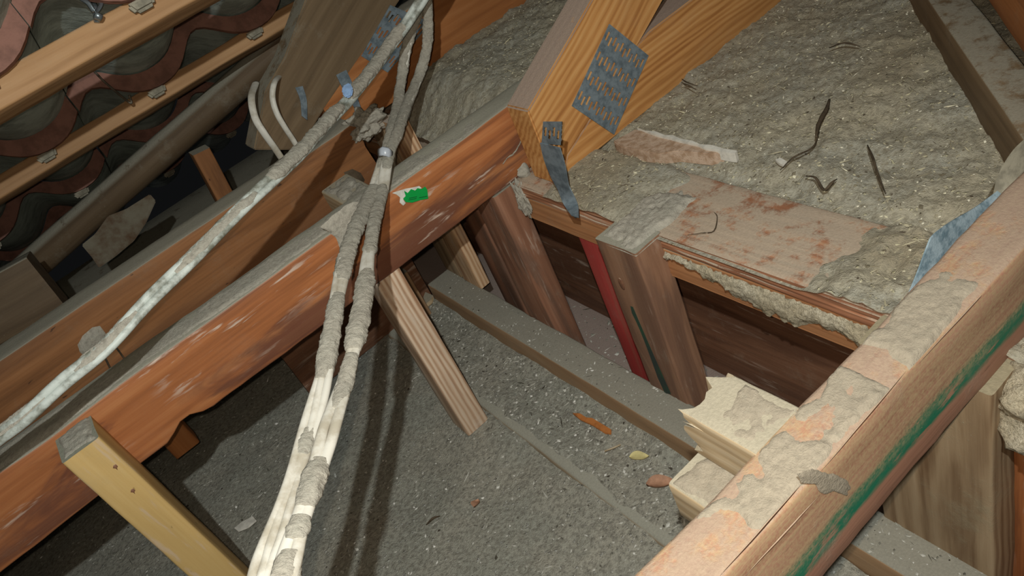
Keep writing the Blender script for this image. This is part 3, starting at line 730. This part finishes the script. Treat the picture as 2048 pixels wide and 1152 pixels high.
# galvanised strap behind the pink joist
e1 = [(1806, 612), (1818, 588), (1838, 540), (1856, 492), (1868, 470), (1905, 442), (1950, 415), (1998, 379)]
e2 = [(1830, 640), (1850, 600), (1880, 560), (1905, 530), (1925, 505), (1955, 470), (1985, 430), (2012, 392)]
s7 = tag(empty('metal_strap', onz((1818, 588), -.478)), 'bright bent galvanised strap sticking up behind the pink joist', 'metal strap')
ribbon('strap_tail', [ony(p, .252) for p in e1], [ony(p, .246) for p in e2], .0012, M['galv_b'], s7)
e3 = [(1986, 388), (1996, 350), (2020, 308), (2048, 279), (2100, 240)]
e4 = [(2012, 392), (2022, 372), (2040, 348), (2060, 330), (2110, 290)]
d0 = ony((2000, 388), .25).length
ribbon('strap_fold', [ray(*p).normalized()*(d0*1.0) for p in e3], [ray(*p).normalized()*(d0*(1-.01*i)) for i, p in enumerate(e4)], .0012, M['nib'], s7)

# ================================================================== ROOF BATTENS and eave timbers
def batten(k_mid, y, x0, x1, w, h, lab, seed, skew=0, mat='batten'):
    a = Vector((x0, y-skew/2, k_mid*(y))); b = Vector((x1, y+skew/2, k_mid*(y)))
    o = timber('roof_batten', a, b, w, h, (0, RS, RC), M[mat], seed=seed, amp=.0016)
    return tag(o, lab, 'roof batten')
batten(-.1330, .932, -1.25, .95, .046, .032, 'upper roof batten with a zinc nail fixing under the tiles', 91)
batten(-.2110, 1.250, -1.25, .95, .040, .026, 'pale roof batten carrying the lower row of tile nibs', 92)
pl_, pr_ = ony((150, 455), 1.44), ony((640, 25), 1.30)
ext = (pr_-pl_)
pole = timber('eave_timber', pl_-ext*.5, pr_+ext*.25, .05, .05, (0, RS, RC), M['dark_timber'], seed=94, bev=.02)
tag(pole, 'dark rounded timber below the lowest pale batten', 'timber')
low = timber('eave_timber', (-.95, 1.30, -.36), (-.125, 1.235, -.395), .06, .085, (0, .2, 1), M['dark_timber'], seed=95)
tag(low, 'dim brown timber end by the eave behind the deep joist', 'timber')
strut = timber('eave_strut', ony((398, 300), 1.30), ony((468, 430), 1.30), .03, .03, (0, 0, 1), M['beam_two'], seed=96)
tag(strut, 'small pale strut standing in the dark eave', 'strut')
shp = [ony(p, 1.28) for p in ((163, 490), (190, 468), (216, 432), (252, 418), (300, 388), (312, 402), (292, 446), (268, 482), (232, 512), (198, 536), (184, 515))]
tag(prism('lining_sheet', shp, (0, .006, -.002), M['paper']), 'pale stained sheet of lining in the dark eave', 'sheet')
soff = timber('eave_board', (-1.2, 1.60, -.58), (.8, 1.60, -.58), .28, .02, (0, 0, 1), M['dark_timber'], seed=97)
tag(soff, 'dark flat board lying along the bottom of the eave', 'board')
# fixing: twisted zinc nail and lead on the upper batten, wire on the lower one
nb = Vector(ony((197, 30), .918))
zn = tag(empty('zinc_fixing', nb), 'shiny zinc nail with twisted strip on the upper batten', 'fixing')
sweep('nail_shank', [ony((186, 2), .93), ony((191, 18), .915), ony((194, 45), .912)], .006, .006, M['zinc'], zn, k=8)
sweep('nail_head', [ony((189, 30), .905), ony((203, 36), .905)], .009, .007, M['zinc'], zn, k=8)
sweep('twisted_strip', catmull([ony((158, -6), .92), ony((176, 6), .912), ony((190, 24), .908), ony((202, 8), .912), ony((196, -6), .92)], 5), .005, .0015, M['zinc'], zn, k=6)
tw = sweep('tie_wire', catmull([ony((186, 140), 1.19), ony((205, 160), 1.18), ony((230, 182), 1.185), ony((252, 200), 1.20), ony((263, 206), 1.20), ony((258, 190), 1.20)], 5), .003, .003, M['wire'], None, k=6)
tag(tw, 'thin rusty tie wire hanging below the upper batten', 'wire')

# ================================================================== INSULATION
def ins_z(x, y):
    n = .004*fb((x, y, 0), 8, 3, 21) + .0034*fb((x, y, 0), 34, 4, 22) + .0019*fb((x, y, 0), 130, 4, 23)
    back = smooth(.775, .80, y)                           # pocket beyond the reddish joist, filled to its top
    z_f = -.474 + n*1.3 + .010*smooth(.55, .95, x)
    edge = .012*smooth(.545, .500, x + .018*nz((y*14, 0, 0), 1, 3))
    z_f -= edge
    if x < .515:                                           # lying over the wall plate
        lump = smooth(.375, .335, y + .03*nz((x*30, y*30, 0), 1, 8)) * .012 * (.7+fb((x, y, 0), 45, 3, 9)*.6)
        film = smooth(.555, .625, y + .035*nz((x*40, y*40, 0), 1, 5)) * .0085 * smooth(.390, .405, x + .006*nz((y*60, 0, 0), 1, 4)) * (1-smooth(.70, .76, y)*smooth(.43, .40, x))
        z_p = -.4815 + max(lump, film) + (.25*n if max(lump, film) > .002 else 0)
        t = smooth(.494, .514, x + .008*nz((y*40, 1, 0), 1, 4)); z_f = z_p*(1-t)+z_f*t
    z_b = -.392 + n*1.2 - .05*smooth(.50, .395, x) - .004
    return z_f*(1-back)+z_b*back
ins = tag(field('insulation', .398, 1.35, -.1, 1.10, .0042, ins_z, M['insul'], None, lambda x, y: (x < .45 and .735 < y < .80)), 'loose grey green blown insulation covering the ceiling beyond the wall plate', 'insulation', None, 'stuff')
def ins_place(r):
    x = .50+.55*r.random()**1.1; y = r.uniform(.2, 1.09)
    if .73 < y < .80: return None
    return (x, y, ins_z(x, y))
flecks('insulation_fleck', 6500, ins_place, .0007, .0024, M['fleck_i'], ins, 11, .12)
flecks('pale_fleck', 1700, ins_place, .0006, .0017, M['pale'], ins, 13, .1)
flecks('insulation_fleck', 500, lambda r: (lambda x, y: (x, y, ins_z(x, y)))(r.uniform(.40, .5), r.choice([r.uniform(.62, .73), r.uniform(.22, .33)])), .0008, .0026, M['fleck_i'], ins, 12)
# fluffy insulation lumps at the far right under the pink joist's outer end
def lump_mesh(name, c, rx, ry, rz, mat, seed, amp=.35):
    bm = bmesh.new(); bmesh.ops.create_icosphere(bm, subdivisions=5, radius=1)
    for v in bm.verts:
        d = 1+amp*fb(v.co, 2.2, 5, seed); v.co = Vector((c[0]+v.co.x*rx*d, c[1]+v.co.y*ry*d, c[2]+v.co.z*rz*d))
    me = bpy.data.meshes.new(name); bm.to_mesh(me); bm.free(); return link(name, me, mat)
tag(lump_mesh('insulation_lump', (.403, .150, -.508), .044, .052, .046, M['fibre'], 5), 'ragged buff lump of insulation above the orange scuffed stud', 'insulation', None, 'stuff')
tag(lump_mesh('insulation_lump', (.402, .793, -.502), .008, .012, .026, M['dust'], 6, .5), 'grey fluff caught beside the top of the reddish brown stud', 'insulation', None, 'stuff')
tag(lump_mesh('insulation_lump', (.345, 1.045, -.395), .03, .02, .018, M['dust'], 8, .6), 'grey fluff heaped at the end of the deep brown joist', 'insulation', None, 'stuff')

# strip of plasterboard half buried
pbz = -.464
pbd = tag(empty('plasterboard_strip', (.52, .63, pbz)), 'half-buried strip of plasterboard with a bright white paper edge', 'plasterboard')
prism('plaster_core', [(.507, .712, pbz), (.537, .702, pbz), (.537, .548, pbz), (.523, .570, pbz), (.516, .612, pbz), (.503, .632, pbz), (.500, .69, pbz)], (0, 0, -.016), M['gib'], pbd, .001)
wp = [onz(p, pbz+.003) for p in ((1274, 255), (1290, 261), (1310, 262), (1330, 270), (1345, 270), (1362, 277), (1384, 281), (1400, 288), (1425, 290), (1448, 297), (1474, 301), (1470, 307), (1448, 304), (1430, 299), (1410, 296), (1395, 289), (1362, 282), (1340, 276), (1318, 271), (1300, 265))]
prism('paper_edge', wp, (0, 0, -.012), M['white'], pbd, .0005)
tag(prism('paper_scrap', [onz(p, -.466) for p in ((1550, 318), (1562, 315), (1574, 322), (1566, 329), (1556, 324))], (0, 0, -.004), M['white'], None, .0005), 'tiny white paper scrap on the insulation', 'scrap')

# ================================================================== CABLES
def pathd(pts, n=9): return catmull([ond((x, y), d) for x, y, d in pts], n)
def zpt(x, y, z): return (x, y, onz((x, y), z).dot(FW))
def dusty(path, lo, hi, w, h, mat, parent, seed, side=RT):
    """dust crust wrapped on a length of cable"""
    n = len(path); a, b = int(lo*(n-1)), int(hi*(n-1)); seg = path[a:b+1]
    if len(seg) < 3: return
    fine = catmull(seg, 8)
    LN = sum((fine[i+1]-fine[i]).length for i in range(len(fine)-1))
    def rf(t, ang, p):
        e = min(1, min(t, 1-t)*LN/.012)
        q = (math.cos(ang)*1.5, math.sin(ang)*1.5, t*LN*70)
        return (.74+.24*e) * (1+.20*fb(q, 1, 4, seed)*e+.07*fb(q, 5, 2, seed+1))
    return tag(sweep('dust', fine, w, h, mat, parent, side=side, k=24, rfun=rf), kind='stuff')
bl = [(742, 388, .880), (716, 445, .815), (694, 510, .758), (676, 590, .702), (662, 670, .660), (645, 760, .622), (622, 850, .590), (596, 930, .560), (563, 1025, .526), (536, 1105, .502), (515, 1170, .485), (490, 1250, .466)]
br = [(763, 388, .880), (748, 450, .812), (737, 520, .750), (728, 590, .694), (712, 670, .640), (692, 760, .602), (662, 850, .560), (636, 930, .528), (606, 1025, .490), (582, 1105, .466), (563, 1170, .448), (540, 1250, .430)]
upl = [zpt(768, 318, -.368), zpt(783, 262, -.366), zpt(796, 205, -.366), (804, 150, 1.09), (812, 100, 1.08), (828, 45, 1.06), (846, -10, 1.03), (862, -60, 1.0), (905, -190, .94), (960, -340, .88)]
upr = [zpt(776, 318, -.366), zpt(796, 262, -.364), zpt(816, 205, -.366), (838, 150, 1.09), (853, 100, 1.08), (856, 50, 1.06), (853, -10, 1.03), (850, -60, 1.0), (885, -190, .94), (945, -340, .88)]
for name, base, up, offs, lab, dset in (('left', bl, upl, (-.0046, .0000, .0046), 'bundle strand nearer the yellow post', ((.03, .22), (.24, .36))), ('right', br, upr, (-.0035, .0035), 'strand nearer the short strut', ((.06, .16), (.24, .40)))):
    pts = list(reversed(up))+base
    cen = pathd(pts)
    nup = len(up)/len(pts)
    for k, o in enumerate(offs):
        pth = []
        for i, p in enumerate(cen):
            t = i/len(cen)
            tw_ = .0012*math.sin(i*.21+k*2)
            squeeze = .55+.45*smooth(.40, .95, t)
            pth.append(p+RT*(o*squeeze+tw_)+UP*(.0012*math.cos(i*.17+k)))
        cb = sweep('electrical_cable', pth, .0067 if name == 'left' else .0083, .0056, M['cable'], None, side=RT, k=12, wob=.06, seed=k)
        nm = ['outer', 'middle', 'inner'][k] if name == 'left' else ['left-hand', 'right-hand'][k]
        tag(cb, {('left', 0): 'white cable on the outer side of the bundle towards the yellow post', ('left', 1): 'white cable in the middle of the strand towards the yellow post', ('left', 2): 'white cable on the inner side of the strand towards the yellow post',
                 ('right', 0): 'white cable in the dusty strand towards the short strut, inner side', ('right', 1): 'white dust-caked cable in the strand towards the short strut, outer side'}[(name, k)], 'cable', 'cables over the reddish joist')
        if (name == 'left' and k == 1) or (name == 'right' and k == 0):
            N = len(cen)
            ring = lambda y0, y1: ((len(up)+y0)/(len(pts)-1), (len(up)+y1)/(len(pts)-1))
            if name == 'left':
                rg = [(-.2, 2.7, .0175, .010), (3.0, 5.1, .0165, .010), (-8.0, -.6, .0150, .009), (6.2, 6.8, .0150, .009)]
            else:
                rg = [(-.2, 1.9, .0145, .010), (2.4, 4.4, .0178, .011), (4.5, 5.7, .0140, .009), (6.95, 7.9, .0172, .0105), (8.15, 8.7, .0168, .010), (9.1, 10.4, .0178, .0105), (-8.0, -.6, .0145, .009)]
            for q, (a, b, w, h) in enumerate(rg):
                lo, hi = ring(a, b); dusty(cen, max(0, lo), hi, w, h, M['dust'], cb, 31+q+len(offs))
ct = onz((769, 312), -.364)
tie = sweep('cable_tie', [ond((757, 306), ct.dot(FW)-.004), ond((765, 302), ct.dot(FW)-.012), ond((775, 304), ct.dot(FW)-.012), ond((784, 310), ct.dot(FW)-.003)], .011, .003, M['tie'], None, side=FW.cross(RT), k=8)
tag(tie, 'clear plastic tie gripping the cable bundle above the green sticker joist', 'cable tie')

bg = [(-70, 930, .66), (0, 872, .668), (60, 826, .672), (130, 762, .678), (215, 690, .690), (290, 610, .706), (380, 520, .728), (470, 430, .756), (540, 363, .790), (605, 302, .835), (655, 245, .885), (700, 196, .93), (742, 146, .97), (780, 92, 1.00), (815, 45, 1.01), (850, -10, 1.0), (880, -60, .99), (935, -190, .93), (990, -340, .87)]
cbg = pathd(bg)
for k, o in enumerate((-.0036, .0036)):
    pth = [p+(RT*.7+UP*-.3).normalized()*o*1.0 + UP*.0006*math.sin(i*.3+k) for i, p in enumerate(cbg)]
    cb = sweep('electrical_cable', pth, .0082, .0074, M['cable_d'], None, side=RT, k=12, wob=.05, seed=7+k)
    tag(cb, ('grubby white cable strung in front of the deep brown joist, upper of two', 'grubby white cable strung in front of the deep brown joist, lower of two')[k], 'cable', 'cables along the deep joist')
    if k == 0:
        for q, (lo, hi) in enumerate(((.045, .14), (.18, .27), (.32, .42), (.445, .59), (.605, .77))):
            dusty([p+UP*.0028 for p in cbg], lo, hi, .0125 if q < 3 else .0175, .006 if q < 3 else .011, M['dust'], cb, 51+q)
for k, pts in enumerate(([(512, 165, 1.13), (503, 195, 1.09), (510, 235, 1.085), (528, 266, 1.09), (550, 297, 1.108), (572, 330, 1.13)], [(562, 150, 1.135), (549, 165, 1.085), (545, 195, 1.08), (553, 225, 1.085), (568, 252, 1.095), (585, 278, 1.112), (603, 308, 1.13)])):
    c_ = sweep('electrical_cable', pathd(pts), (.0105, .0085)[k], .006, M['cable'], None, side=RT, k=12)
    tag(c_, ('double white cable looping down behind the deep joist', 'single white cable looping down beside the weathered truss')[k], 'cable', 'cables looping behind the deep joist')

# ================================================================== SMALL LITTER
def leaf(px, z, mat, lab, curl=.3, n=8):
    a, b, w = onz(px[0], z), onz(px[1], z), px[2]; ax = b-a; sd = Vector((-ax.y, ax.x, 0)).normalized(); vs = []; fs = []
    for i in range(n+1):
        t = i/n; ww = w*math.sin(math.pi*t**.85)**.8
        for s in (-1, -.5, 0, .5, 1):
            vs.append(a+ax*t+sd*ww*s+Vector((0, 0, .003+curl*w*(s*s)+.002*math.sin(t*5))))
    for i in range(n):
        for j in range(4): f = i*5+j; fs.append((f, f+1, f+6, f+5))
    m = len(vs); vs += [v+Vector((0, 0, -.0005)) for v in vs]; fs += [tuple(m+q for q in reversed(f)) for f in list(fs)]
    return tag(mesh('dry_leaf', vs, fs, mat), lab, 'leaf')
leaf(((1260, 918), (1299, 914), .0065), -.7525, M['leaf_y'], 'dry yellow leaf lying on the dusty ledge board', .25)
leaf(((1295, 975), (1352, 966), .009), -.752, M['leaf_b'], 'curled brown leaf beside the dust-covered stub', .55)
leaf(((950, 1018), (958, 1000), .006), FZ+.004, M['leaf_b'], 'small dull brown leaf on the dusty floor', .3)
tag(prism('wood_chip', [onz(p, -.7505) for p in ((1144, 825), (1160, 826), (1172, 834), (1184, 835), (1222, 858), (1222, 868), (1210, 866), (1186, 850), (1160, 838))], (0, 0, -.004), M['chip'], None, .0008), 'orange wood chip lying on the dusty ledge board', 'wood chip')
tag(sweep('wood_sliver', [onz(p, -.748) for p in ((1209, 902), (1225, 896), (1241, 889))], .003, .002, M['stub'], None, k=6), 'thin pale wood sliver near the yellow leaf', 'wood sliver')
tag(prism('wood_chip', [onz(p, -.744) for p in ((850, 583), (866, 590), (862, 600), (852, 608), (846, 594))], (0, 0, -.008), M['stub'], None, .001), 'pale wood chip at the foot of the far dark board', 'wood chip')
tag(prism('torn_scrap', [onz(p, FZ+.007) for p in ((468, 1056), (482, 1044), (505, 1032), (512, 1040), (496, 1054), (476, 1062))], (0, 0, -.003), M['white'], None, .0005), 'crumpled pale scrap on the floor beside the yellow post', 'scrap')
def twig(px, z, w, lab):
    tag(sweep('twig', catmull([onz(p, z)+Vector((0, 0, .004*(i % 2))) for i, p in enumerate(px)], 4), w, w*.8, M['twig'], None, k=6, wob=.5, rfun=lambda t, a, p: .35+.65*math.sin(math.pi*min(.98, max(.04, t)))), lab, 'twig')
twig([(1364, 158), (1374, 170), (1395, 172)], -.456, .0024, 'short black twig by the foot of the honey truss')
twig([(1362, 165), (1380, 177), (1392, 180)], -.457, .002, 'crossed black twig by the foot of the honey truss')
twig([(1632, 275), (1640, 250), (1652, 222), (1660, 205)], -.459, .0055, 'dark leathery twig in the middle of the insulation')
twig([(1560, 340), (1590, 320), (1625, 295), (1640, 270)], -.462, .002, 'thin twig trailing from the dark leathery twig')
twig([(1612, 352), (1632, 362), (1648, 380), (1665, 372), (1674, 358)], -.462, .0028, 'curled brown twig near the bare plank')
twig([(1658, 96), (1690, 92), (1720, 93)], -.455, .003, 'straight pale twig on the far insulation')
twig([(1735, 290), (1745, 320), (1760, 360), (1772, 395)], -.466, .003, 'long dark stem lying on the insulation near the bent strap')
twig([(852, 1050), (868, 1040), (880, 1032)], FZ+.006, .0025, 'small twig on the dusty floor below the short strut')
twig([(1375, 470), (1405, 472), (1428, 462), (1436, 440), (1428, 424)], -.4765, .0012, 'fine curled root lying on the bare plank')
